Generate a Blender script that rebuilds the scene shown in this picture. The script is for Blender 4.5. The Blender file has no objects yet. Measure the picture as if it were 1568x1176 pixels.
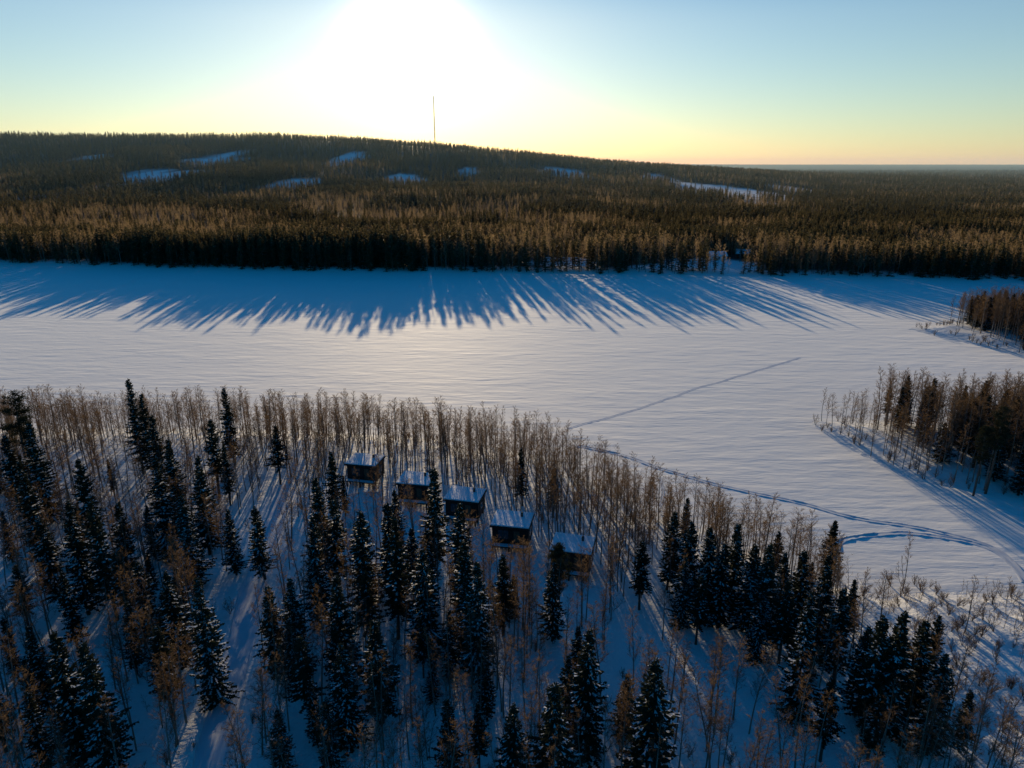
import bpy, math, numpy as np, random
from mathutils import Vector
rng0=np.random.default_rng(7)
random.seed(3)
scene=bpy.context.scene
# ---------------- camera geometry ----------------
CAMH=60.0; PITCH=math.radians(17.2); F=1087.0; CX,CY=784.0,588.0
cp,sp=math.cos(PITCH),math.sin(PITCH)
def ray(u,v):
    a=u-CX; b=CY-v
    return a, F*cp+b*sp, b*cp-F*sp
def ground_at(u,v,z=0.0):
    x,y,w=ray(u,v); t=(z-CAMH)/w
    return x*t,y*t
SUN_AZ=math.radians(-7.6); SUN_EL=math.radians(7.8)
SUNV=Vector((math.sin(SUN_AZ)*math.cos(SUN_EL),math.cos(SUN_AZ)*math.cos(SUN_EL),math.sin(SUN_EL)))
# ---------------- noise ----------------
_tab=rng0.random((256,256))
def vnoise(x,y,s,seed=0):
    x=np.asarray(x,float)/s+seed*17.3; y=np.asarray(y,float)/s+seed*9.1
    xi=np.floor(x).astype(int); yi=np.floor(y).astype(int)
    fx=x-xi; fy=y-yi; fx=fx*fx*(3-2*fx); fy=fy*fy*(3-2*fy)
    a=_tab[xi%256,yi%256]; b=_tab[(xi+1)%256,yi%256]; c=_tab[xi%256,(yi+1)%256]; d=_tab[(xi+1)%256,(yi+1)%256]
    return (a*(1-fx)+b*fx)*(1-fy)+(c*(1-fx)+d*fx)*fy
def fbm(x,y,s,o=3,seed=0):
    r=0;a=1;t=0
    for i in range(o):
        r=r+a*vnoise(x,y,s/2**i,seed+i); t+=a; a*=.5
    return r/t
def sstep(a,b,x):
    t=np.clip((np.asarray(x,float)-a)/(b-a),0,1); return t*t*(3-2*t)
# ---------------- land outlines (world metres) ----------------
def poly(px): return np.array([ground_at(*p) for p in px])
near_shore=[(-500,650),(-200,652),(0,655),(200,655),(400,655),(600,665),(700,675),(800,690),(870,705),(915,728),(960,748),(1000,772),(1060,800),(1120,828),(1200,852),(1280,872),(1340,888),(1400,892),(1480,900),(1568,902),(1750,915),(2300,960)]
P_near=np.vstack([poly(near_shore),[[900,-50],[900,-600],[-900,-600],[-900,100]]])
P_pen=np.vstack([poly([(1238,648),(1262,664),(1300,690),(1350,716),(1400,738),(1470,752),(1568,768),(1800,800),(2400,850)]),
                 poly([(2400,700),(1800,668),(1568,655),(1400,648),(1300,643),(1250,641)])])
P_spit=np.vstack([poly([(1385,503),(1430,515),(1500,530),(1568,545),(1800,580),(2400,640)]),
                  poly([(2400,500),(1800,482),(1568,484),(1470,492),(1410,499)])])
far_px=[(-900,380),(-300,398),(0,405),(200,410),(400,415),(600,418),(800,419),(1000,421),(1200,424),(1400,427),(1568,432),(1900,440),(2600,452)]
P_far=np.vstack([poly(far_px),[[3000,500],[40000,800],[40000,40000],[-40000,40000],[-40000,600],[-3000,500]]])
POLYS=[P_near,P_pen,P_spit,P_far]
def sdist(X,Y):
    X=np.asarray(X,float);Y=np.asarray(Y,float)
    best=np.full(X.shape,-1e9)
    for P in POLYS:
        d2=np.full(X.shape,1e18); ins=np.zeros(X.shape,bool)
        n=len(P)
        for i in range(n):
            ax,ay=P[i]; bx,by=P[(i+1)%n]
            ex,ey=bx-ax,by-ay; L=ex*ex+ey*ey
            t=np.clip(((X-ax)*ex+(Y-ay)*ey)/L,0,1)
            q=(X-ax-t*ex)**2+(Y-ay-t*ey)**2
            d2=np.minimum(d2,q)
            if ay!=by:
                c=((ay>Y)!=(by>Y))&(X<(bx-ax)*(Y-ay)/(by-ay)+ax)
                ins^=c
        d=np.sqrt(d2)*np.where(ins,1,-1)
        best=np.maximum(best,d)
    return best+(fbm(X,Y,14,3,5)-.5)*3.5
RT=[-1.2,-.68,-.33,-.2,-.1,.014,.08,.144,.24,.35,.45,.68,1.2]
RZ=[110,125,127,116,103,82,69,55,42,28,17,5,4]
def height(X,Y,sd=None):
    X=np.asarray(X,float);Y=np.asarray(Y,float)
    if sd is None: sd=sdist(X,Y)
    z=np.where(sd<0,np.maximum(sd*.25,-1.2),1.5*sstep(0,11,sd))
    z=z+(fbm(X,Y,9,3,2)-.5)*1.0*sstep(0,8,sd)
    z=z+2.0*(fbm(X,Y,60,2,8)-.5)*sstep(5,60,sd)
    Ys=np.maximum(Y,1)
    hum=sstep(.36,.5,X/Ys)*(1-sstep(98,112,Y))*sstep(0,5,sd)
    z=z+hum*((fbm(X,Y,5,2,14)-.5)*1.5-.45)
    R=np.interp(X/Ys,RT,RZ)
    s=np.clip((Y-600)/1400,0,1)**1.8
    back=1-sstep(2050,4200,Y)*.9
    hill=R*s*back+ (fbm(X,Y,330,3,11)-.5)*22*sstep(650,1300,Y)*(1-.6*sstep(1750,2000,Y))*np.clip(R/80,.15,1)
    far=sstep(5000,14000,Y)*(20+45*fbm(X,Y,3500,2,4))
    return z+hill+far
# ---------------- helpers ----------------
def link(o): scene.collection.objects.link(o); return o
def mesh_obj(name,V,Fc,mats,M=None,smooth=False,linkit=True):
    me=bpy.data.meshes.new(name); me.from_pydata([tuple(v) for v in V],[],Fc)
    for m in mats: me.materials.append(m)
    if M is not None: me.polygons.foreach_set("material_index",M)
    if smooth: me.polygons.foreach_set("use_smooth",[True]*len(Fc))
    me.update()
    o=bpy.data.objects.new(name,me)
    if linkit: link(o)
    return o
def newmat(name):
    m=bpy.data.materials.new(name); m.use_nodes=True
    nt=m.node_tree; nt.nodes.clear()
    return m,nt,nt.nodes,nt.links
def N(nodes,t,**kw):
    n=nodes.new(t)
    for k,v in kw.items(): setattr(n,k,v)
    return n
def simple_mat(name,c1,c2,scale=3,rough=.8,spec=.3,bump=0.0,coord='Object'):
    m,nt,nd,lk=newmat(name)
    out=N(nd,'ShaderNodeOutputMaterial'); b=N(nd,'ShaderNodeBsdfPrincipled')
    tc=N(nd,'ShaderNodeTexCoord'); no=N(nd,'ShaderNodeTexNoise'); no.inputs['Scale'].default_value=scale; no.inputs['Detail'].default_value=5
    mx=N(nd,'ShaderNodeMix',data_type='RGBA')
    mx.inputs[6].default_value=(*c1,1); mx.inputs[7].default_value=(*c2,1)
    lk.new(tc.outputs[coord],no.inputs['Vector']); lk.new(no.outputs['Fac'],mx.inputs[0])
    lk.new(mx.outputs[2],b.inputs['Base Color'])
    b.inputs['Roughness'].default_value=rough; b.inputs['Specular IOR Level'].default_value=spec
    if bump>0:
        bp=N(nd,'ShaderNodeBump'); bp.inputs['Distance'].default_value=bump; lk.new(no.outputs['Fac'],bp.inputs['Height']); lk.new(bp.outputs['Normal'],b.inputs['Normal'])
    lk.new(b.outputs[0],out.inputs[0]); return m
def leaf_mat(name,c1,c2,trans,tc_col,scale=1.2):
    m,nt,nd,lk=newmat(name)
    out=N(nd,'ShaderNodeOutputMaterial'); d=N(nd,'ShaderNodeBsdfDiffuse'); t=N(nd,'ShaderNodeBsdfTranslucent'); mix=N(nd,'ShaderNodeMixShader')
    tc=N(nd,'ShaderNodeTexCoord'); no=N(nd,'ShaderNodeTexNoise'); no.inputs['Scale'].default_value=scale; no.inputs['Detail'].default_value=3
    oi=N(nd,'ShaderNodeObjectInfo'); ad=N(nd,'ShaderNodeMath',operation='ADD'); 
    sc=N(nd,'ShaderNodeMath',operation='MULTIPLY_ADD'); sc.inputs[1].default_value=.7; sc.inputs[2].default_value=-.35
    lk.new(oi.outputs['Random'],sc.inputs[0]); lk.new(sc.outputs[0],ad.inputs[0]); lk.new(no.outputs['Fac'],ad.inputs[1]); ad.use_clamp=True
    mx=N(nd,'ShaderNodeMix',data_type='RGBA'); mx.inputs[6].default_value=(*c1,1); mx.inputs[7].default_value=(*c2,1)
    lk.new(tc.outputs['Object'],no.inputs['Vector']); lk.new(ad.outputs[0],mx.inputs[0])
    lk.new(mx.outputs[2],d.inputs['Color'])
    t.inputs['Color'].default_value=(*tc_col,1)
    mix.inputs[0].default_value=trans
    lk.new(d.outputs[0],mix.inputs[1]); lk.new(t.outputs[0],mix.inputs[2]); lk.new(mix.outputs[0],out.inputs[0])
    return m
M_needle=leaf_mat('spruce_needles',(.016,.021,.015),(.045,.05,.032),.12,(.06,.06,.025))
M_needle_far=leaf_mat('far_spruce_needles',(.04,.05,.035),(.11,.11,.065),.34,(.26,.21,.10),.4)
M_bark=simple_mat('spruce_bark',(.05,.035,.028),(.11,.085,.07),6)
M_bbark=simple_mat('birch_bark',(.08,.065,.055),(.28,.24,.21),2.5)
M_twig=leaf_mat('birch_twigs',(.05,.037,.032),(.12,.088,.07),.32,(.27,.18,.10))
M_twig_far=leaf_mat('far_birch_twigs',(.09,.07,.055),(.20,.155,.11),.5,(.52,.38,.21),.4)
M_clump=simple_mat('branch_snow',(.75,.8,.88),(.85,.88,.92),2,.6)
M_rsnow=simple_mat('roof_snow',(.78,.82,.88),(.86,.88,.92),1.5,.6,.3,.05)
M_wood=simple_mat('dark_stained_timber',(.02,.015,.012),(.04,.028,.022),5,.7)
M_trim=simple_mat('pale_timber',(.10,.065,.04),(.16,.11,.07),6,.7)
M_steel=simple_mat('mast_steel',(.05,.05,.05),(.09,.08,.08),4,.5)
M_red=simple_mat('red_ochre_boards',(.16,.04,.025),(.22,.06,.035),3,.8)
M_white=simple_mat('white_painted_boards',(.6,.6,.58),(.75,.74,.72),3,.7)
mg,nt,nd,lk=newmat('window_glass'); out=N(nd,'ShaderNodeOutputMaterial'); b=N(nd,'ShaderNodeBsdfPrincipled'); no=N(nd,'ShaderNodeTexNoise'); no.inputs['Scale'].default_value=.8
b.inputs['Base Color'].default_value=(.04,.05,.06,1); b.inputs['Roughness'].default_value=.06; bp=N(nd,'ShaderNodeBump'); bp.inputs['Distance'].default_value=.01
lk.new(no.outputs['Fac'],bp.inputs['Height']); lk.new(bp.outputs[0],b.inputs['Normal']); lk.new(b.outputs[0],out.inputs[0]); M_glass=mg

def snow_mat(name,kind):
    m,nt,nd,lk=newmat(name)
    out=N(nd,'ShaderNodeOutputMaterial'); b=N(nd,'ShaderNodeBsdfPrincipled'); tc=N(nd,'ShaderNodeTexCoord')
    def noise(sx,sy,detail,rot=0,rough=.55):
        mp=N(nd,'ShaderNodeMapping'); mp.inputs['Scale'].default_value=(sx,sy,1); mp.inputs['Rotation'].default_value=(0,0,rot)
        n=N(nd,'ShaderNodeTexNoise'); n.inputs['Scale'].default_value=1; n.inputs['Detail'].default_value=detail; n.inputs['Roughness'].default_value=rough
        lk.new(tc.outputs['Object'],mp.inputs['Vector']); lk.new(mp.outputs[0],n.inputs['Vector']); return n.outputs['Fac']
    def math_(op,a,bb):
        n=N(nd,'ShaderNodeMath',operation=op)
        for i,x in enumerate((a,bb)):
            if isinstance(x,(int,float)): n.inputs[i].default_value=x
            else: lk.new(x,n.inputs[i])
        return n.outputs[0]
    if kind=='lake':
        r1=noise(.09,.30,4,.15); r2=noise(.25,.9,3,-.05); r3=noise(.012,.03,4); r4=noise(.03,.07,2,.4)
        h=math_('ADD',math_('MULTIPLY',math_('MULTIPLY',r1,r4),.36),math_('MULTIPLY',r2,.05))
        cfac=math_('ADD',math_('MULTIPLY',r3,.6),math_('MULTIPLY',r1,.4))
    else:
        r1=noise(.35,.35,5); r2=noise(1.8,1.8,3); r3=noise(.05,.05,4)
        h=math_('ADD',math_('MULTIPLY',r1,.4),math_('MULTIPLY',r2,.1)); cfac=r3
    bp=N(nd,'ShaderNodeBump'); bp.inputs['Distance'].default_value=1; bp.inputs['Strength'].default_value=1
    lk.new(h,bp.inputs['Height']); lk.new(bp.outputs[0],b.inputs['Normal'])
    mx=N(nd,'ShaderNodeMix',data_type='RGBA'); mx.inputs[6].default_value=(.80,.82,.84,1); mx.inputs[7].default_value=(.93,.93,.92,1)
    lk.new(cfac,mx.inputs[0]); col=mx.outputs[2]
    if kind=='land':
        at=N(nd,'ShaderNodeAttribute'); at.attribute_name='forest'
        floor_shade=N(nd,'ShaderNodeMix',data_type='RGBA'); lk.new(noise(.02,.02,6),floor_shade.inputs[0])
        floor_shade.inputs[6].default_value=(.03,.035,.03,1); floor_shade.inputs[7].default_value=(.12,.12,.11,1)  # tree shade on far snow painted into the floor colour, plus distant forest tone
        m2=N(nd,'ShaderNodeMix',data_type='RGBA'); lk.new(at.outputs['Fac'],m2.inputs[0]); lk.new(col,m2.inputs[6]); lk.new(floor_shade.outputs[2],m2.inputs[7]); col=m2.outputs[2]
    lk.new(col,b.inputs['Base Color']); b.inputs['Roughness'].default_value=.78; b.inputs['Specular IOR Level'].default_value=.42 if kind=='lake' else .05
    if kind=='lake':
        b.inputs['Sheen Weight'].default_value=.35; b.inputs['Sheen Roughness'].default_value=.55
    lk.new(b.outputs[0],out.inputs[0]); return m
M_lake=snow_mat('wind_packed_snow','lake'); M_land=snow_mat('forest_snow','land')
M_track=simple_mat('trodden_snow',(.62,.67,.75),(.76,.80,.85),1.2,.8,.3)

# ---------------- clearings on far side ----------------
def hill_at(u,v):
    x,y,w=ray(u,v); t=np.linspace(430,6000,4000)/y
    hz=height(x*t,y*t)+2; rz=CAMH+w*t
    k=np.argmax(hz>rz); 
    if hz[k]<=rz[k]: k=len(t)-1
    return x*t[k],y*t[k]
CLR=[]
for (u,v,wpx,ry) in [(235,268,100,120),(335,242,60,110),(530,244,46,100),(450,280,70,80),(1095,292,90,260),(1165,296,60,220),(1225,290,44,200),(860,266,70,90),(70,300,60,60),(1010,272,50,80),(720,262,40,60),(140,240,50,60),(620,272,46,60),(1480,330,80,60)]:
    x,y=hill_at(u,v); CLR.append((x,y,wpx/1087*y/2*1.15,ry))
for (u,v,rx,ry) in [(865,405,24,26),(1095,408,34,34),(1000,412,24,12)]:
    x,y=ground_at(u,v); CLR.append((x,y,rx,ry))
def clearing(X,Y):
    c=np.zeros(np.shape(X))
    wob=(fbm(X,Y,40,2,21)-.5)*1.0
    for (x,y,rx,ry) in CLR:
        q=np.sqrt(((X-x)/rx)**2+((Y-y)/ry)**2)+wob
        c=np.maximum(c,1-sstep(.8,1.1,q))
    return c
# ---------------- terrain ----------------
def axis(c0,c1,step,lo,hi,g=1.04):
    a=list(np.arange(c0,c1,step)); s=step; v=a[-1]
    while v<hi: s*=g; v+=s; a.append(v)
    s=step; v=a[0]; pre=[]
    while v>lo: s*=g; v-=s; pre.append(v)
    return np.array(pre[::-1]+a)
ax=axis(-150,190,1.4,-25000,25000); ay=axis(25,290,1.4,-600,30000)
GX,GY=np.meshgrid(ax,ay); sdg=sdist(GX,GY)
GZ=height(GX,GY,sdg)
nx,ny=len(ax),len(ay)
me=bpy.data.meshes.new('snowy_ground'); me.vertices.add(nx*ny)
me.vertices.foreach_set('co',np.stack([GX,GY,GZ],-1).ravel())
idx=np.arange(nx*ny).reshape(ny,nx)
q=np.stack([idx[:-1,:-1],idx[:-1,1:],idx[1:,1:],idx[1:,:-1]],-1).reshape(-1,4)
me.loops.add(q.size); me.loops.foreach_set('vertex_index',q.ravel())
me.polygons.add(len(q)); me.polygons.foreach_set('loop_start',np.arange(0,q.size,4)); me.polygons.foreach_set('loop_total',np.full(len(q),4))
me.polygons.foreach_set('use_smooth',np.ones(len(q),bool))
me.update(); me.validate()
at=me.attributes.new('forest','FLOAT','POINT')
fo=sstep(8,25,sdg)*(GY>350)*(1-clearing(GX,GY))  # mask for the painted-in shade and forest tone; clearings stay snow
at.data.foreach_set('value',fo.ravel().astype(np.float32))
me.materials.append(M_land); link(bpy.data.objects.new('snowy_ground',me))
L=[(-3000,-100),(3000,-100),(3000,900),(-3000,900)]
mesh_obj('frozen_lake',[(x,y,0) for x,y in L],[(0,1,2,3)],[M_lake])

# ---------------- tree prototypes ----------------
def tube(V,Fc,M,pts,rad,n,mi):
    base=len(V); 
    for i,(p,r) in enumerate(zip(pts,rad)):
        for k in range(n):
            a=2*math.pi*k/n; V.append((p[0]+r*math.cos(a),p[1]+r*math.sin(a),p[2]))
    for i in range(len(pts)-1):
        for k in range(n):
            a=base+i*n+k; b_=base+i*n+(k+1)%n
            Fc.append((a,b_,b_+n,a+n)); M.append(mi)
def tri(V,Fc,M,a,b,c,mi):
    i=len(V); V.extend((tuple(a),tuple(b),tuple(c))); Fc.append((i,i+1,i+2)); M.append(mi)
U=random.uniform
def make_spruce(name,seed,H=14,R=2.0,bare=.15,dz=.31,nb=8,ds=.22,sz=.40,snow=0.0,mats=None):
    random.seed(seed); V,Fc,M=[],[],[]
    bend=U(-.25,.25); 
    cx=lambda z: bend*math.sin(z/H*2.5)
    zs=[H*i/6 for i in range(7)]
    tube(V,Fc,M,[(cx(z),0,z-.3 if z==0 else z) for z in zs],[.17*(1-z/H)+.015 for z in zs],6,1)
    z0=H*bare; z=z0; ph=U(0,6)
    for i in range(8):
        zz=U(H*.04,z0+.5); a=U(0,6.28); l=U(.3,1.0)
        p=Vector((cx(zz),0,zz)); d=Vector((math.cos(a),math.sin(a),-.2))
        tri(V,Fc,M,p,p+Vector((0,0,.05)),p+d*l,1)
    while z<H-.12:
        t=(z-z0)/(H-z0); prof=(1-t)**.88*(.72+.28*min(1,t*5))
        n=nb if t<.8 else max(4,nb-2)
        for k in range(n):
            if random.random()<.1: continue
            a=U(0,6.283); L=R*prof*U(.5,1.25)*(.86+.2*math.sin(2*a+ph+z*.8))+.10
            zz=z+U(-.15,.15); D=Vector((math.cos(a),math.sin(a),0)); P=Vector((-D.y,D.x,0))
            sl=.55*t-.42*(1-t)+U(-.12,.12)
            s=.12*L
            while s<L:
                u=s/L; p=Vector((cx(z),0,zz))+D*s+Vector((0,0,sl*s+.12*L*u*u))
                w=sz*(1-.6*u)*U(.6,1.35)*(.45+.55*min(1,L/1.0))
                for side in (-1,1):
                    tip=p+P*(side*w)+D*(w*U(.2,.9))+Vector((0,0,-w*U(.05,.8)))
                    tri(V,Fc,M,p-D*.06,p+D*(ds*1.1)+Vector((0,0,sl*ds)),tip,0)
                if random.random()<.7: tri(V,Fc,M,p-D*.12,p+D*.14,p+Vector((U(-.06,.06),U(-.06,.06),-w*1.0)),0)
                if random.random()<snow:
                    up=Vector((0,0,.06)); tri(V,Fc,M,p-D*.14+up,p+D*.22+P*w*.45+up*.6,p+D*.22-P*w*.45+up*.6,2)
                s+=ds*U(.8,1.2)
            e=Vector((cx(z),0,zz))+D*L+Vector((0,0,sl*L+.12*L))
            tri(V,Fc,M,e-D*.12+P*.07,e-D*.12-P*.07,e+D*.2,0)
        z+=dz*U(.8,1.2)*(1-.45*t)
    return mesh_obj(name,V,Fc,mats or [M_needle,M_bark,M_clump],M,linkit=False)
def make_birch(name,seed,H=12,nbr=30,n2=7,n3=4,tw=.034,spread=1.0,start=.3,mats=None,stems=1,tr=.09):
    random.seed(seed); V,Fc,M=[],[],[]
    for st in range(stems):
        b1,b2,ph=U(-.35,.35),U(-.25,.25),U(0,6)
        lx,ly=(0,0) if stems==1 else (U(-.32,.32),U(-.32,.32))
        ctr=lambda z:(b1*math.sin(z/H*3+ph)-b1*math.sin(ph)+lx*z, b2*math.sin(z/H*4+ph)-b2*math.sin(ph)+ly*z, z)
        zs=[H*i/8 for i in range(9)]
        pts=[ctr(z) for z in zs]; pts[0]=(pts[0][0],pts[0][1],-.3)
        tube(V,Fc,M,pts,[tr*(1-z/H)**.8+.01 for z in zs],5,1)
        for i in range(nbr):
            t=start+(1-start)*(i+random.random())/nbr
            if t>.985: t=.985
            q=(t-start)/(1-start)
            L=spread*(2.0*(1-q)**.7*(.45+.55*min(1,q*4))*U(.6,1.2)+.45)
            a=U(0,6.283); el=math.radians(U(38,66)); D=Vector((math.cos(a)*math.cos(el),math.sin(a)*math.cos(el),math.sin(el)))
            p=Vector(ctr(H*t)); pts=[p]
            for k in range(3):
                pts.append(pts[-1]+D*(L/3)); D=(D+Vector((U(-.2,.2),U(-.2,.2),U(-.05,.2)))).normalized()
            tube(V,Fc,M,[tuple(x) for x in pts],[.022,.016,.011,.004],3,0)
            for j in range(n2):
                f=U(.25,1)*3; k=min(2,int(f)); b0=pts[k].lerp(pts[k+1],f-k)
                d=(D+Vector((U(-.9,.9),U(-.9,.9),U(-.4,.5)))).normalized(); l=L*U(.2,.45)
                e=b0+d*l; s=Vector((U(-1,1),U(-1,1),U(-1,1))).normalized()*tw*.5
                tri(V,Fc,M,b0-s,b0+s,e,0)
                for m in range(n3):
                    c=b0.lerp(e,U(.15,1)); dd=(d+Vector((U(-1,1),U(-1,1),U(-.8,.5)))).normalized()*l*U(.5,1.0)
                    s=Vector((U(-1,1),U(-1,1),U(-1,1))).normalized()*tw*.5
                    tri(V,Fc,M,c-s,c+s,c+dd,0)
    return mesh_obj(name,V,Fc,mats or [M_twig,M_bbark],M,linkit=False)
def make_pine(name,seed,H=15):
    random.seed(seed); V,Fc,M=[],[],[]
    zs=[H*i/6 for i in range(7)]
    tube(V,Fc,M,[(.2*math.sin(z/4),0,z-.3 if z==0 else z) for z in zs],[.2*(1-z/H)**.7+.03 for z in zs],7,1)
    for i in range(46):
        t=U(.5,.99); q=(t-.5)/.5; L=2.4*math.sqrt(max(.03,1-q**2.2))*U(.4,1)*(.5+.5*min(1,q*3)); a=U(0,6.283); el=U(.0,.7)
        D=Vector((math.cos(a)*math.cos(el),math.sin(a)*math.cos(el),math.sin(el))); p=Vector((.2*math.sin(H*t/4),0,H*t)); e=p+D*L
        tube(V,Fc,M,[tuple(p),tuple(p.lerp(e,.5)+Vector((0,0,-.08))),tuple(e)],[.05,.035,.012],3,1)
        for c in range(6):
            o=p.lerp(e,U(.35,1.05))+Vector((U(-.45,.45),U(-.45,.45),U(-.15,.35)))
            for k in range(26):
                d=Vector((U(-1,1),U(-1,1),U(-.5,1))).normalized(); s=Vector((U(-1,1),U(-1,1),U(-1,1))).normalized()*.05
                b0=o+Vector((U(-.3,.3),U(-.3,.3),U(-.15,.2)))
                tri(V,Fc,M,b0-s,b0+s,b0+d*U(.18,.38),0)
    return mesh_obj(name,V,Fc,[M_needle,M_bark],M,linkit=False)
SPR=[make_spruce('spruce_a',1,R=2.1,bare=.10,snow=.28),make_spruce('spruce_b',2,R=1.8,bare=.16,snow=.32),make_spruce('spruce_c',3,R=2.5,bare=.06,snow=.45,nb=9),
     make_spruce('spruce_d',4,R=1.6,bare=.24,snow=.18),make_spruce('spruce_e',5,R=2.0,bare=.32,snow=.18,nb=7)]
BIR=[make_birch('birch_a',11),make_birch('birch_b',12,spread=.85,start=.4),make_birch('birch_c',13,nbr=36,spread=1.2,start=.25),make_birch('birch_d',14,spread=.75,start=.45,nbr=26),make_birch('birch_e',15,spread=1.0,start=.35,stems=1,nbr=34)]
SAP=[make_birch('sapling_a',21,H=5,nbr=16,n2=5,n3=3,spread=.6,start=.15,tr=.03,tw=.024),make_birch('sapling_b',22,H=4,nbr=12,n2=5,n3=3,spread=.5,start=.1,stems=2,tr=.025,tw=.024),
     make_birch('shrub_c',23,H=2.2,nbr=9,n2=4,n3=3,spread=.35,start=.1,stems=5,tr=.018,tw=.02),make_birch('shrub_d',24,H=1.6,nbr=8,n2=4,n3=3,spread=.3,start=.05,stems=7,tr=.015,tw=.02)]
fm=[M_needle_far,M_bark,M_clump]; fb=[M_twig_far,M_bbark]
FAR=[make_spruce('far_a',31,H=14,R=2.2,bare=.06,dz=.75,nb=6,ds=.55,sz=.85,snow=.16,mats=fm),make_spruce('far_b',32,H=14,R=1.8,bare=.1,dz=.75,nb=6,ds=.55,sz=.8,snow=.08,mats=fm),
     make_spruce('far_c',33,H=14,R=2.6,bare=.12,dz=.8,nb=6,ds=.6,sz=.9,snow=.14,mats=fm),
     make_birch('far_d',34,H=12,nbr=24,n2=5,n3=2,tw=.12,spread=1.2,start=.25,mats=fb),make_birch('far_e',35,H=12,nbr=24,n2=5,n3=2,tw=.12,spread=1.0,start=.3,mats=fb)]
PINE=make_pine('pine_a',41); PINE2=make_pine('pine_b',42)
def collection(name,objs):
    c=bpy.data.collections.new(name)
    for i,o in enumerate(objs):
        o.name=f"{name}_{i:02d}"; c.objects.link(o)
    return c
C_BIR=collection('birch_kinds',BIR); C_SAP=collection('shrub_kinds',SAP); C_FAR=collection('far_tree_kinds',FAR)
C_SPR=collection('spruce_kinds',SPR)
def instancer(name,X,Y,S,idx,coll,W=None,tilt=.03):
    n=len(X); Z=height(X,Y)-.05
    me=bpy.data.meshes.new(name); me.vertices.add(n); me.vertices.foreach_set('co',np.stack([X,Y,Z],-1).ravel())
    S=np.asarray(S,float); W=S if W is None else W
    a=me.attributes.new('scl','FLOAT_VECTOR','POINT'); a.data.foreach_set('vector',np.stack([W,W,S],-1).ravel().astype(np.float32))
    r=np.stack([rng0.normal(0,tilt,n),rng0.normal(0,tilt,n),rng0.random(n)*6.283],-1)
    a=me.attributes.new('rot','FLOAT_VECTOR','POINT'); a.data.foreach_set('vector',r.ravel().astype(np.float32))
    a=me.attributes.new('idx','INT','POINT'); a.data.foreach_set('value',np.asarray(idx,np.int32))
    ob=link(bpy.data.objects.new(name,me))
    g=bpy.data.node_groups.new(name+'_scatter','GeometryNodeTree')
    g.interface.new_socket('Geometry',in_out='INPUT',socket_type='NodeSocketGeometry'); g.interface.new_socket('Geometry',in_out='OUTPUT',socket_type='NodeSocketGeometry')
    gi=g.nodes.new('NodeGroupInput'); go=g.nodes.new('NodeGroupOutput'); ci=g.nodes.new('GeometryNodeCollectionInfo'); ip=g.nodes.new('GeometryNodeInstanceOnPoints')
    ci.inputs['Collection'].default_value=coll; ci.inputs['Separate Children'].default_value=True; ci.inputs['Reset Children'].default_value=True
    def attr(nm,t):
        x=g.nodes.new('GeometryNodeInputNamedAttribute'); x.data_type=t; x.inputs['Name'].default_value=nm
        return [s for s in x.outputs if s.enabled and s.name=='Attribute'][0]
    L=g.links
    L.new(gi.outputs[0],ip.inputs['Points']); L.new(ci.outputs[0],ip.inputs['Instance']); ip.inputs['Pick Instance'].default_value=True
    L.new(attr('idx','INT'),ip.inputs['Instance Index']); L.new(attr('rot','FLOAT_VECTOR'),ip.inputs['Rotation']); L.new(attr('scl','FLOAT_VECTOR'),ip.inputs['Scale'])
    L.new(ip.outputs[0],go.inputs[0])
    m=ob.modifiers.new('scatter','NODES'); m.node_group=g
    return ob
def place(name,proto,x,y,s,rot=None,w=1.0):
    z=float(height(np.array([x]),np.array([y]))[0])-.05
    o=bpy.data.objects.new(name,proto.data); link(o); o.location=(x,y,z)
    o.rotation_euler=(U(-.02,.02),U(-.02,.02),U(0,6.28) if rot is None else rot); o.scale=(s*w,s*w,s); return o
def tree_px(u,vt,vb):
    _,yb,wb=ray(u,vb); Y=yb*(1.5-CAMH)/wb
    a,f,w=ray(u,vt); X=Y*a/f; top=CAMH+Y*w/f
    return X,Y,top-1.5
random.seed(99)
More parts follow.
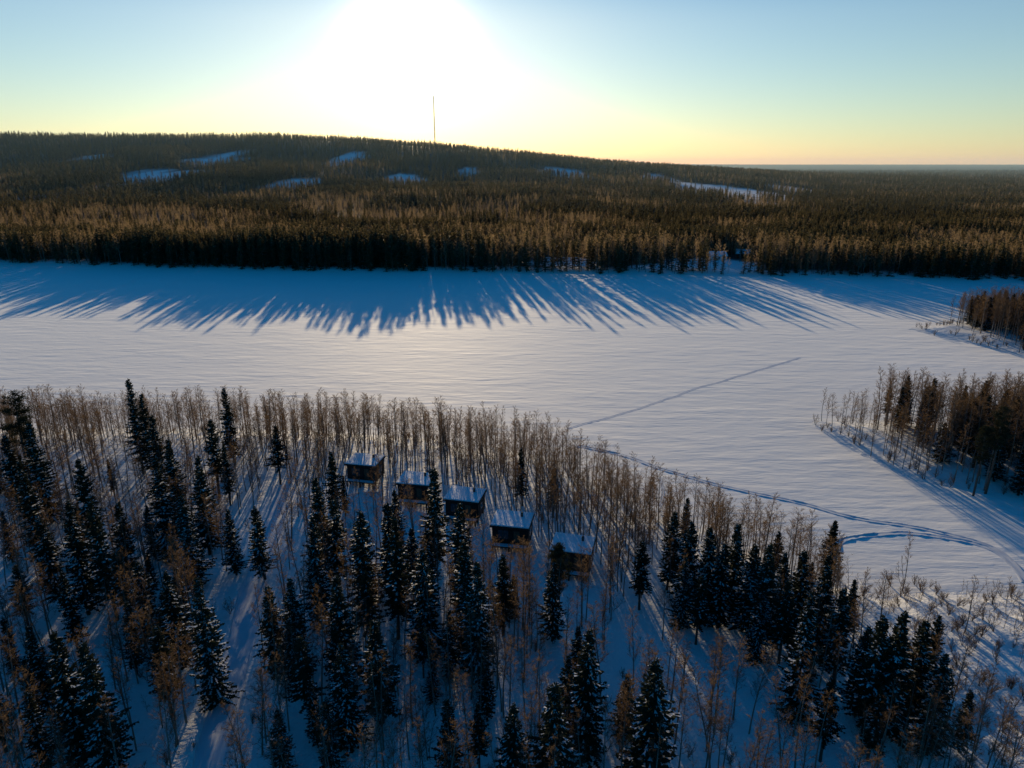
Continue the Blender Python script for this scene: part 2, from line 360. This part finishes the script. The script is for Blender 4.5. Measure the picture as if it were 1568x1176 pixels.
spr=[(45,640,795,2,1.1),(195,578,725,1,1),(345,592,712,1,1),(228,632,765,0,1),(256,668,800,1,1),(235,700,860,2,.9),(300,700,850,0,1),(65,790,930,1,1),(100,765,940,0,1),(145,765,950,3,1),
(180,770,900,1,1),(280,760,905,2,.85),(350,785,885,0,.9),(393,775,890,1,1),(485,735,890,0,1),(476,800,960,2,.8),(510,770,900,1,1),(555,790,950,0,1.1),(592,775,930,1,1),(662,715,880,1,1.1),
(645,850,1010,2,.9),(700,770,920,1,1),(730,865,1045,2,.9),(708,835,990,0,1),(415,905,1040,0,1),(448,895,1035,2,.8),(515,890,1050,0,1),(575,955,1115,1,1.1),(525,990,1150,2,.8),(305,890,1085,2,.85),
(255,880,1030,0,.9),(78,965,1190,1,1),(130,985,1200,0,1),(745,1020,1110,1,1),(785,1080,1230,0,1),(845,1055,1240,1,1.1),(900,968,1170,0,1),(962,1035,1135,0,1.1),(1005,1015,1210,0,1.2),
(1030,782,905,1,1),(1062,800,930,0,1),(1090,806,945,2,.9),(1132,800,950,1,1),(1112,830,960,0,1),(1155,830,965,0,1),(1182,832,985,0,1),(1232,838,1000,1,1),(1270,848,1020,0,.9),(1245,895,1095,2,.8),
(1300,900,1040,1,1),(1355,938,1120,1,1),(1381,935,1130,0,1.1),(1420,945,1115,1,1),(1452,1000,1150,2,.9),(1492,1050,1145,1,1),(1333,960,1095,0,1),(850,715,775,0,1),(685,940,1045,0,.8),(660,1000,1080,2,.7),
(180,850,960,4,1),(20,860,960,4,1),(420,650,740,4,1),(560,880,1000,4,1),(1210,880,1010,4,1),(1170,900,1010,2,.8),(600,800,985,3,1),(30,700,860,0,1),(1440,940,1060,4,.8),(215,600,742,3,1),(505,690,800,3,1),(240,960,1100,4,1),
(10,660,790,1,1.1),(120,700,850,4,1),(320,640,760,4,1),(770,850,975,3,1),(440,960,1060,1,.9),(985,830,935,4,1),(1050,850,960,2,.8),(1075,880,985,4,1)]
spots=[]
for (u,vt,vb,k,w) in spr:
    x,y,h=tree_px(u,vt,vb); spots.append((x,y)); place('spruce_tree',SPR[k],x,y,h/14,w=w*1.4*(1.0 if h<14 else 14/h))
for (u,vt,vb,p) in [(18,598,765,PINE),(855,838,975,PINE2),(1540,612,745,PINE),(1515,640,748,PINE2)]:
    x,y,h=tree_px(u,vt,vb); place('pine_tree',p,x,y,h/15)
# ------------- cabins -------------
def box(name,parent,x0,x1,y0,y1,z0,z1,mat,slope=0.0,bev=.02):
    V=[(x0,y0,z0),(x1,y0,z0),(x1,y1,z0+slope),(x0,y1,z0+slope),(x0,y0,z1),(x1,y0,z1),(x1,y1,z1+slope),(x0,y1,z1+slope)]
    Fc=[(3,2,1,0),(4,5,6,7),(0,1,5,4),(1,2,6,5),(2,3,7,6),(3,0,4,7)]
    o=mesh_obj(name,V,Fc,[mat]); o.parent=parent
    if bev: m=o.modifiers.new('bevel','BEVEL'); m.width=bev; m.segments=2
    return o
CAB=[]
def cabin(u,v,rot,w=5.8):
    x,y=ground_at(u,v,1.5); y+=2.2; CAB.append((x,y))
    z=float(height(np.array([x]),np.array([y]))[0])
    e=bpy.data.objects.new('wooden_cabin',None); link(e); e.location=(x,y,z+.0); e.rotation_euler=(0,0,math.radians(rot))
    h=w/2; d=2.2; zf=1.1; zt=zf+2.9
    for i,px in enumerate((-h+.3,0,h-.3)):
        for j,py in enumerate((-d-.9,-d+.4,d-.3)):
            box(f'stilt_{i}{j}',e,px-.12,px+.12,py-.12,py+.12,-.8,zf-.18,M_wood)
    box('floor',e,-h,h,-d,d,zf-.18,zf,M_wood)
    box('deck',e,-h,h,-d-1.1,-d-.01,zf-.15,zf-.02,M_wood)
    box('deck_snow',e,-h+.1,h-.1,-d-1.0,-d-.1,zf-.018,zf+.05,M_rsnow,bev=.02)
    T=.18
    box('back_wall',e,-h,h,d-T,d,zf,zt,M_wood)
    box('left_wall',e,-h,-h+T,-d,d-T-.003,zf,zt,M_wood)
    box('right_wall',e,h-T,h,-d,d-T-.003,zf,zt,M_wood)
    L=-h+T+.003; Rr=h-T-.003
    box('front_sill',e,L,-.3,-d,-d+T,zf,zf+.75,M_wood); box('front_header',e,L,Rr,-d,-d+T,zf+2.3,zt,M_wood)
    box('front_pier',e,L,-h+.9,-d,-d+T,zf+.753,zf+2.297,M_wood); box('front_pier_mid',e,-.297,.55,-d,-d+T,zf,zf+2.297,M_wood)
    box('front_pier_right',e,1.55,Rr,-d,-d+T,zf,zf+2.297,M_wood)
    box('window',e,-h+.9,-.3,-d+.08,-d+.11,zf+.753,zf+2.297,M_glass,bev=0)
    box('window_mullion',e,-1.2,-1.12,-d+.03,-d+.075,zf+.753,zf+2.297,M_trim,bev=0)
    box('door',e,.553,1.547,-d+.06,-d+.11,zf,zf+2.297,M_trim,bev=0)
    box('side_window',e,h+.002,h+.03,-.8,.8,zf+.9,zf+2.1,M_glass,bev=0)
    for i,(a,b_) in enumerate([(-h,-h+.08),(h-.08,h),(-.04,.04)]):
        box(f'rail_post_{i}',e,a,b_,-d-1.1,-d-1.02,zf,zf+1.0,M_wood,bev=0)
    box('rail',e,-h,h,-d-1.11,-d-1.01,zf+1.002,zf+1.07,M_wood,bev=0)
    box('roof',e,-h-.3,h+.3,-d-.5,d+.25,zt+.003,zt+.25,M_wood,slope=.15)
    box('roof_snow',e,-h-.2,h+.2,-d-.4,d+.17,zt+.252,zt+.48,M_rsnow,slope=.15,bev=.1)
    box('chimney',e,h-1.7,h-1.35,.6,.95,zt,zt+1.3,M_steel)
for c in [(558,742,-12),(637,772,-10),(712,800,-13),(785,842,-11),(878,884,-14)]: cabin(*c)
def cottage(x,y,rot,w,d,hh,matw):
    z=float(height(np.array([x]),np.array([y]))[0])
    e=bpy.data.objects.new('shore_cottage',None); link(e); e.location=(x,y,z); e.rotation_euler=(0,0,rot)
    V=[(-w,-d,-.5),(w,-d,-.5),(w,d,-.5),(-w,d,-.5),(-w,-d,hh),(w,-d,hh),(w,d,hh),(-w,d,hh),(-w,0,hh+d*.6),(w,0,hh+d*.6)]
    o=mesh_obj('walls',V,[(0,1,5,4),(2,3,7,6),(1,2,6,9,5),(3,0,4,8,7)],[matw]); o.parent=e
    for sgn,nm in ((-1,'roof_front'),(1,'roof_back')):
        V=[(-w-.5,sgn*(d+.6),hh-.3),(w+.5,sgn*(d+.6),hh-.3),(w+.5,0,hh+d*.6+.06),(-w-.5,0,hh+d*.6+.06)]
        V+= [(a,b_,c+.35) for a,b_,c in V]
        o=mesh_obj(nm,V,[(0,1,2,3),(4,5,6,7),(0,1,5,4),(1,2,6,5),(2,3,7,6),(3,0,4,7)],[M_rsnow]); o.parent=e
    for i,xx in enumerate((-w*.6,0,w*.6)):
        box(f'window_{i}',e,xx-.6,xx+.6,-d-.04,-d-.004,1,2.2,M_glass,bev=0)
    box('chimney',e,w*.3,w*.3+.6,-.3,.3,hh,hh+d*.6+1,M_red)
for (u,v,r,m) in [(1103,401,.1,M_white),(1145,398,-.3,M_red)]:
    x,y=ground_at(u,v,1.5); cottage(x,y+8,r,5,3.5,3,m)
# ------------- mast -------------
Xm,Ym=-205.,1990.
zm=float(height(np.array([Xm]),np.array([Ym]))[0])
V,Fc,M=[],[],[]; Hm=128; r=1.3
for k in range(3):
    a=2*math.pi*k/3; tube(V,Fc,M,[(r*math.cos(a),r*math.sin(a),0),(r*math.cos(a),r*math.sin(a),Hm)],[.5,.5],5,0)
for i in range(64):
    z0=i*2.
    for k in range(3):
        a=2*math.pi*k/3; b_=2*math.pi*(k+1)/3
        p=Vector((r*math.cos(a),r*math.sin(a),z0)); q=Vector((r*math.cos(b_),r*math.sin(b_),z0+2)); 
        n=len(V); o=Vector((0,0,.7)); V.extend([tuple(p),tuple(p+o),tuple(q+o),tuple(q)]); Fc.append((n,n+1,n+2,n+3)); M.append(0)
tube(V,Fc,M,[(0,0,Hm),(0,0,Hm+6)],[.4,.2],5,0)
for k in range(3):
    a=2*math.pi*k/3+.3
    for zz in (60,118):
        n=len(V); d=Vector((math.cos(a)*70,math.sin(a)*70,-6)); V.extend([(0,0,zz),(0,0,zz+.06),tuple(d),(d.x,d.y,d.z+.06)]); Fc.append((n,n+1,n+3,n+2)); M.append(0)
o=mesh_obj('radio_mast',V,Fc,[M_steel],M); o.location=(Xm,Ym,zm)
# ------------- tracks -------------
def smooth_line(P,step=1.0):
    P=np.array(P,float); out=[]
    for i in range(len(P)-1):
        p0=P[max(i-1,0)];p1=P[i];p2=P[i+1];p3=P[min(i+2,len(P)-1)]
        n=max(2,int(np.hypot(*(p2-p1))/step))
        for k in range(n):
            t=k/n; out.append(.5*((2*p1)+(-p0+p2)*t+(2*p0-5*p1+4*p2-p3)*t*t+(-p0+3*p1-3*p2+p3)*t**3))
    out.append(P[-1]); return np.array(out)
def ribbon(name,px,prof,mat,zf=None,world=None):
    P=smooth_line(world if world is not None else [ground_at(*p) for p in px],.8); T=np.gradient(P,axis=0); T/=np.hypot(T[:,0],T[:,1])[:,None]
    Nn=np.stack([-T[:,1],T[:,0]],1); V=[];Fc=[]; m=len(prof)
    wob=(vnoise(P[:,0],P[:,1],6,3)-.5)*.9
    for i,p in enumerate(P):
        for (o,z) in prof:
            q=p+Nn[i]*(o+wob[i]); jz=(.3+1.1*_tab[(i*7)%256,int((o+9)*13)%256]) 
            V.append([q[0],q[1],.006+z*jz])
    V=np.array(V)
    if zf is not None: V[:,2]+=height(V[:,0],V[:,1])
    for i in range(len(P)-1):
        for k in range(m-1):
            a=i*m+k; Fc.append((a,a+1,a+m+1,a+m))
    return mesh_obj(name,V,Fc,[mat],smooth=True)
rut=[(-.6,0),(-.38,.045),(-.2,.004),(0,.02),(.2,.004),(.38,.05),(.6,0)]
ribbon('snowmobile_track',[(868,656),(920,643),(1000,619),(1080,591),(1160,568),(1225,548)],[(o*.9,z*.8) for o,z in rut],M_track)
ribbon('snowmobile_track',[(885,682),(960,700),(1080,738),(1200,765),(1330,797),(1430,812),(1510,835),(1550,868),(1600,920)],[(o*1.25,z*2.1) for o,z in rut],M_track)
ribbon('snowmobile_track',[(1284,842),(1284,832),(1300,824),(1340,818),(1400,817),(1460,824),(1510,838),(1545,862),(1568,892)],[(o*1.3,z*2.6) for o,z in rut],M_track)
ribbon('ski_trail',[(1012,732),(1018,752),(1010,775)],[(o*.6,z*1.2) for o,z in rut],M_track)
road=[(432,742),(425,780),(408,830),(393,890),(376,960),(358,1030),(345,1090),(328,1176),(312,1300)]
roadW=smooth_line([ground_at(*p,1.5) for p in road],1.5)
ribbon('snowy_path',None,[(-1.7,.04),(-1.5,.22),(-1.1,.08),(-.6,.05),(0,.12),(.6,.05),(1.1,.08),(1.5,.22),(1.7,.04)],M_track,zf=[0],world=roadW[::4])
# ------------- near woods scatter -------------
def inpoly(X,Y,P):
    ins=np.zeros(X.shape,bool); n=len(P)
    for i in range(n):
        ax_,ay_=P[i]; bx,by=P[(i+1)%n]
        if ay_!=by: ins^=((ay_>Y)!=(by>Y))&(X<(bx-ax_)*(Y-ay_)/(by-ay_)+ax_)
    return ins
def jitter(x0,x1,y0,y1,s):
    X,Y=np.meshgrid(np.arange(x0,x1,s),np.arange(y0,y1,s)); X=X.ravel()+rng0.uniform(-.5,.5,X.size)*s*1.3; Y=Y.ravel()+rng0.uniform(-.5,.5,Y.size)*s*1.3
    return X,Y
def mind(X,Y,P):
    d=np.full(X.shape,1e9)
    for p in P: d=np.minimum(d,np.hypot(X-p[0],Y-p[1]))
    return d
marsh=poly([(1285,872),(1400,885),(1700,900),(2300,940),(2300,1500),(1560,1500),(1520,1180),(1330,1000),(1290,920)])
clear2=poly([(925,925),(1010,945),(1120,990),(1270,1090),(1230,1140),(1080,1095),(960,1010)])
clear3=poly([(590,770),(690,800),(720,840),(760,900),(700,905),(640,860),(590,830)])
random.seed(5); cnt=0; cand=0
while cnt<72 and cand<4000:
    cand+=1
    u=U(-200,1330); v=U(740,1230); 
    if u<760 or (1010<u<1330 and v<1050): pass
    elif random.random()<.75: continue
    x,y=ground_at(u,v,1.5); A=np.array([x]);B=np.array([y])
    if inpoly(A,B,clear2)[0] or inpoly(A,B,clear3)[0] or inpoly(A,B,marsh)[0] or sdist(A,B)[0]<6: continue
    if min(mind(A,B,roadW)[0]-5.6,mind(A,B,CAB)[0]-7,mind(A,B+7,CAB)[0]-6.5,mind(A,B,spots)[0]-2.6)<0: continue
    spots.append((x,y)); cnt+=1
    s=U(.5,.85); place('spruce_tree',random.choice(SPR),x,y,s,w=U(1.1,1.5))
X,Y=jitter(-190,150,28,175,2.2)
sd=sdist(X,Y); inn=inpoly(X,Y,P_near)
t=X/np.maximum(Y,1)
belt=(sd<28)&(t>-.38)&(t<.22)
belt2=(sd<18)
prob=np.where(belt,1.0,np.where(belt2,.85,.46))*(.5+1.0*fbm(X,Y,22,2,31))
prob=np.where(inpoly(X,Y,clear2),.03,prob); prob=np.where(inpoly(X,Y,marsh),.02,prob); prob=np.where(inpoly(X,Y,clear3),.03,prob)
cabd=np.minimum(mind(X,Y,CAB),np.minimum(mind(X,Y+5,CAB),mind(X,Y+9,CAB)+1))
keep=inn&(sd>2)&(rng0.random(X.size)<prob)&(mind(X,Y,roadW)>3.4)&(cabd>4.6)&(np.abs(t)<1.1)
X,Y,sd=X[keep],Y[keep],sd[keep]; 
H=rng0.uniform(8.0,12.8,X.size)*np.where(sd<10,.88,1)
nb_=len(X)
instancer('birch_grove',X,Y,H/12,rng0.integers(0,5,nb_),C_BIR,W=H/12*rng0.uniform(.85,1.3,nb_),tilt=.04)
for (u,vt,vb) in [(792,870,1000),(808,880,1010),(1092,1040,1150),(1120,1060,1180),(490,1080,1220),(600,1110,1250),(1180,1090,1230),(1210,1080,1210),(240,1060,1230),(690,1090,1210),(1050,1060,1220),(930,1080,1230),(180,1000,1150),(420,1000,1150),(30,1020,1180),(1270,1050,1200),(760,900,1060),(620,1040,1170),(1400,1040,1160)]:
    x,y,h=tree_px(u,vt,vb); place('birch_tree',random.choice(BIR),x,y,h/12)
X,Y=jitter(-150,170,28,175,1.9); sd=sdist(X,Y); inn=inpoly(X,Y,P_near)
im=inpoly(X,Y,marsh)
prob=np.where(im,.75*(.15+1.7*fbm(X,Y,7,2,41)),np.where(sd<6,.45,.12)); prob=np.where(inpoly(X,Y,clear2),.03,prob)
keep=inn&(sd>.3)&(rng0.random(X.size)<prob)&(mind(X,Y,roadW)>2.2)&(mind(X,Y,CAB)>4.2)
X,Y,sd,im=X[keep],Y[keep],sd[keep],im[keep]
instancer('willow_shrubs',X,Y,rng0.uniform(.45,1.2,len(X)),np.where(rng0.random(len(X))<np.where(im,.28,.35),rng0.integers(0,2,len(X)),rng0.integers(2,4,len(X))),C_SAP,tilt=.1)
# peninsula + spit groves
X,Y=jitter(60,420,105,330,2.3); sd=sdist(X,Y); ip_=inpoly(X,Y,P_pen); isp=inpoly(X,Y,P_spit)
kp=ip_&(sd>1.2)&(rng0.random(X.size)<np.where(X>84,.95,np.where(X<77,.9,.4))); 
n=kp.sum(); hx=X[kp]; hh=np.where(hx<86,9.5,13)*rng0.uniform(.8,1.15,n)
instancer('peninsula_birch_grove',X[kp],Y[kp],hh/12,rng0.integers(0,5,n),C_BIR,W=hh/12*rng0.uniform(.9,1.3,n))
kp=ip_&(sd>2)&(rng0.random(X.size)<.3)&(X>88); n=kp.sum()
instancer('peninsula_spruce_stand',X[kp],Y[kp],rng0.uniform(.6,.9,n),rng0.integers(0,5,n),C_SPR,W=rng0.uniform(1.0,1.3,n))
kp=isp&(sd>2)&(rng0.random(X.size)<.8)&(X>168); n=kp.sum()
instancer('spit_birch_grove',X[kp],Y[kp],rng0.uniform(.85,1.2,n),rng0.integers(0,5,n),C_BIR,W=rng0.uniform(1.0,1.3,n))
kp=isp&(sd>3)&(rng0.random(X.size)<.25)&(X>172); n=kp.sum()
instancer('spit_spruce_stand',X[kp],Y[kp],rng0.uniform(.6,.9,n),rng0.integers(0,5,n),C_SPR,W=rng0.uniform(1.0,1.3,n))
kp=(ip_|isp)&(sd>.3)&(sd<6)&(rng0.random(X.size)<.5); n=kp.sum()
instancer('shore_shrubs',X[kp],Y[kp],rng0.uniform(.7,1.4,n),rng0.integers(2,4,n),C_SAP)
# ------------- far forest -------------
def far_scatter(name,y0,y1,s,t0,t1,sc,front=False):
    X,Y=jitter(t0*y1,t1*y1,y0,y1,s); tt=X/Y
    k=(tt>t0)&(tt<t1); X,Y=X[k],Y[k]
    sd=sdist(X,Y); inn=inpoly(X,Y,P_far)
    c=clearing(X,Y); dens=np.where(sd<45,1,.85+.5*(fbm(X,Y,60,2,51)-.3))
    k=inn&(sd>2.5)&(rng0.random(X.size)<dens)&((c<.5)|(rng0.random(X.size)<.05)); X,Y,sd=X[k],Y[k],sd[k]
    bf=np.clip((fbm(X,Y,90,3,61)-.44)*5,0.05,.85)*np.where(Y<1000,1,.6)*np.where(sd<22,.6,1)
    isb=rng0.random(len(X))<bf
    idx=np.where(isb,rng0.integers(3,5,len(X)),rng0.integers(0,3,len(X)))
    h=rng0.uniform(.7,1.2,len(X))*np.where(sd<60,1.25,1.0)*sc*(.8+.4*fbm(X,Y,45,2,71))
    instancer(name,X,Y,h,idx,C_FAR,W=h*rng0.uniform(.9,1.25,len(X)))
    return len(X)
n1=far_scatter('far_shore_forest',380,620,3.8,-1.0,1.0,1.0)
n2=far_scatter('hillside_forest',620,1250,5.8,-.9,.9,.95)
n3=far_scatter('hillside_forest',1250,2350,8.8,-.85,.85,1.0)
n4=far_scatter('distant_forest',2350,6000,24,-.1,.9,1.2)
# ------------- winter haze lying over the far forest -------------
mh,nt,nd,lk=newmat('winter_haze'); out=N(nd,'ShaderNodeOutputMaterial'); vs=N(nd,'ShaderNodeVolumeScatter')
vs.inputs['Color'].default_value=(.5,.8,1,1); vs.inputs['Density'].default_value=6e-5; vs.inputs['Anisotropy'].default_value=.2
lk.new(vs.outputs[0],out.inputs['Volume'])
x0,x1,y0,y1,z0,z1=-24000,24000,700,29000,-20,230
mesh_obj('winter_haze',[(x0,y0,z0),(x1,y0,z0),(x1,y1,z0),(x0,y1,z0),(x0,y0,z1),(x1,y0,z1),(x1,y1,z1),(x0,y1,z1)],[(3,2,1,0),(4,5,6,7),(0,1,5,4),(1,2,6,5),(2,3,7,6),(3,0,4,7)],[mh])
# ------------- world -------------
w=bpy.data.worlds.new('World'); scene.world=w; w.use_nodes=True; nt=w.node_tree; nd=nt.nodes; lk=nt.links; nd.clear()
out=N(nd,'ShaderNodeOutputWorld'); bg=N(nd,'ShaderNodeBackground'); sky=N(nd,'ShaderNodeTexSky'); sky.sky_type='NISHITA'; sky.sun_disc=False
sky.sun_elevation=SUN_EL; sky.sun_rotation=SUN_AZ; sky.air_density=1.0; sky.dust_density=.12; sky.ozone_density=2.0
tc=N(nd,'ShaderNodeTexCoord'); nrm=N(nd,'ShaderNodeVectorMath',operation='NORMALIZE'); lk.new(tc.outputs['Generated'],nrm.inputs[0])
dt=N(nd,'ShaderNodeVectorMath',operation='DOT_PRODUCT'); dt.inputs[1].default_value=tuple(SUNV); lk.new(nrm.outputs[0],dt.inputs[0])
def mth(op,a,b_=None,clamp=False):
    n=N(nd,'ShaderNodeMath',operation=op); n.use_clamp=clamp
    for i,x in enumerate((a,b_)):
        if x is None: continue
        if isinstance(x,(int,float)): n.inputs[i].default_value=x
        else: lk.new(x,n.inputs[i])
    return n.outputs[0]
th=mth('MULTIPLY',mth('ARCCOSINE',mth('MINIMUM',dt.outputs['Value'],.999999)),57.2958)
g1=mth('MULTIPLY',mth('EXPONENT',mth('MULTIPLY',mth('POWER',mth('DIVIDE',th,3.1),2),-1)),26)
g2=mth('MULTIPLY',mth('EXPONENT',mth('DIVIDE',th,-9.5)),3.0)
def scol(c,f):
    v=N(nd,'ShaderNodeVectorMath',operation='SCALE'); v.inputs[0].default_value=c; lk.new(f,v.inputs['Scale']); return v.outputs[0]
sep=N(nd,'ShaderNodeSeparateXYZ'); lk.new(nrm.outputs[0],sep.inputs[0])
def mrange(src,a,b_):
    mr=N(nd,'ShaderNodeMapRange',interpolation_type='SMOOTHSTEP'); mr.inputs['From Min'].default_value=a; mr.inputs['From Max'].default_value=b_; lk.new(src,mr.inputs['Value']); return mr.outputs['Result']
fac=mth('MAXIMUM',mrange(sep.outputs['Z'],.16,.30),mrange(mth('MULTIPLY',dt.outputs['Value'],-1),-.65,-.3))
tint=N(nd,'ShaderNodeMix',data_type='RGBA'); tint.inputs[6].default_value=(1.14,1.24,1.36,1); tint.inputs[7].default_value=(.02,.66,1.15,1); lk.new(fac,tint.inputs[0])
ml=N(nd,'ShaderNodeVectorMath',operation='MULTIPLY'); lk.new(sky.outputs[0],ml.inputs[0]); lk.new(tint.outputs[2],ml.inputs[1])
a1=N(nd,'ShaderNodeVectorMath',operation='ADD'); a2=N(nd,'ShaderNodeVectorMath',operation='ADD')
lk.new(ml.outputs[0],a1.inputs[0]); lk.new(scol((1,.93,.8),g1),a1.inputs[1]); lk.new(a1.outputs[0],a2.inputs[0]); lk.new(scol((1,.88,.66),g2),a2.inputs[1])
lk.new(a2.outputs[0],bg.inputs['Color']); bg.inputs['Strength'].default_value=.1; lk.new(bg.outputs[0],out.inputs[0])
# ------------- sun -------------
sl=bpy.data.lights.new('sun','SUN'); sl.energy=5; sl.angle=math.radians(.5); sl.color=(1,.78,.48)
so=link(bpy.data.objects.new('sun',sl)); so.rotation_euler=SUNV.to_track_quat('Z','Y').to_euler(); so.location=(-100,500,200)
# ------------- camera -------------
cam=bpy.data.cameras.new('camera'); co=link(bpy.data.objects.new('camera',cam)); cam.sensor_width=36; cam.lens=36*F/1568; cam.clip_end=80000; cam.clip_start=.5
co.location=(0,0,CAMH); co.rotation_euler=(math.pi/2-PITCH,0,0); scene.camera=co
scene.view_settings.view_transform='Standard'; scene.view_settings.look='None'; scene.view_settings.exposure=0
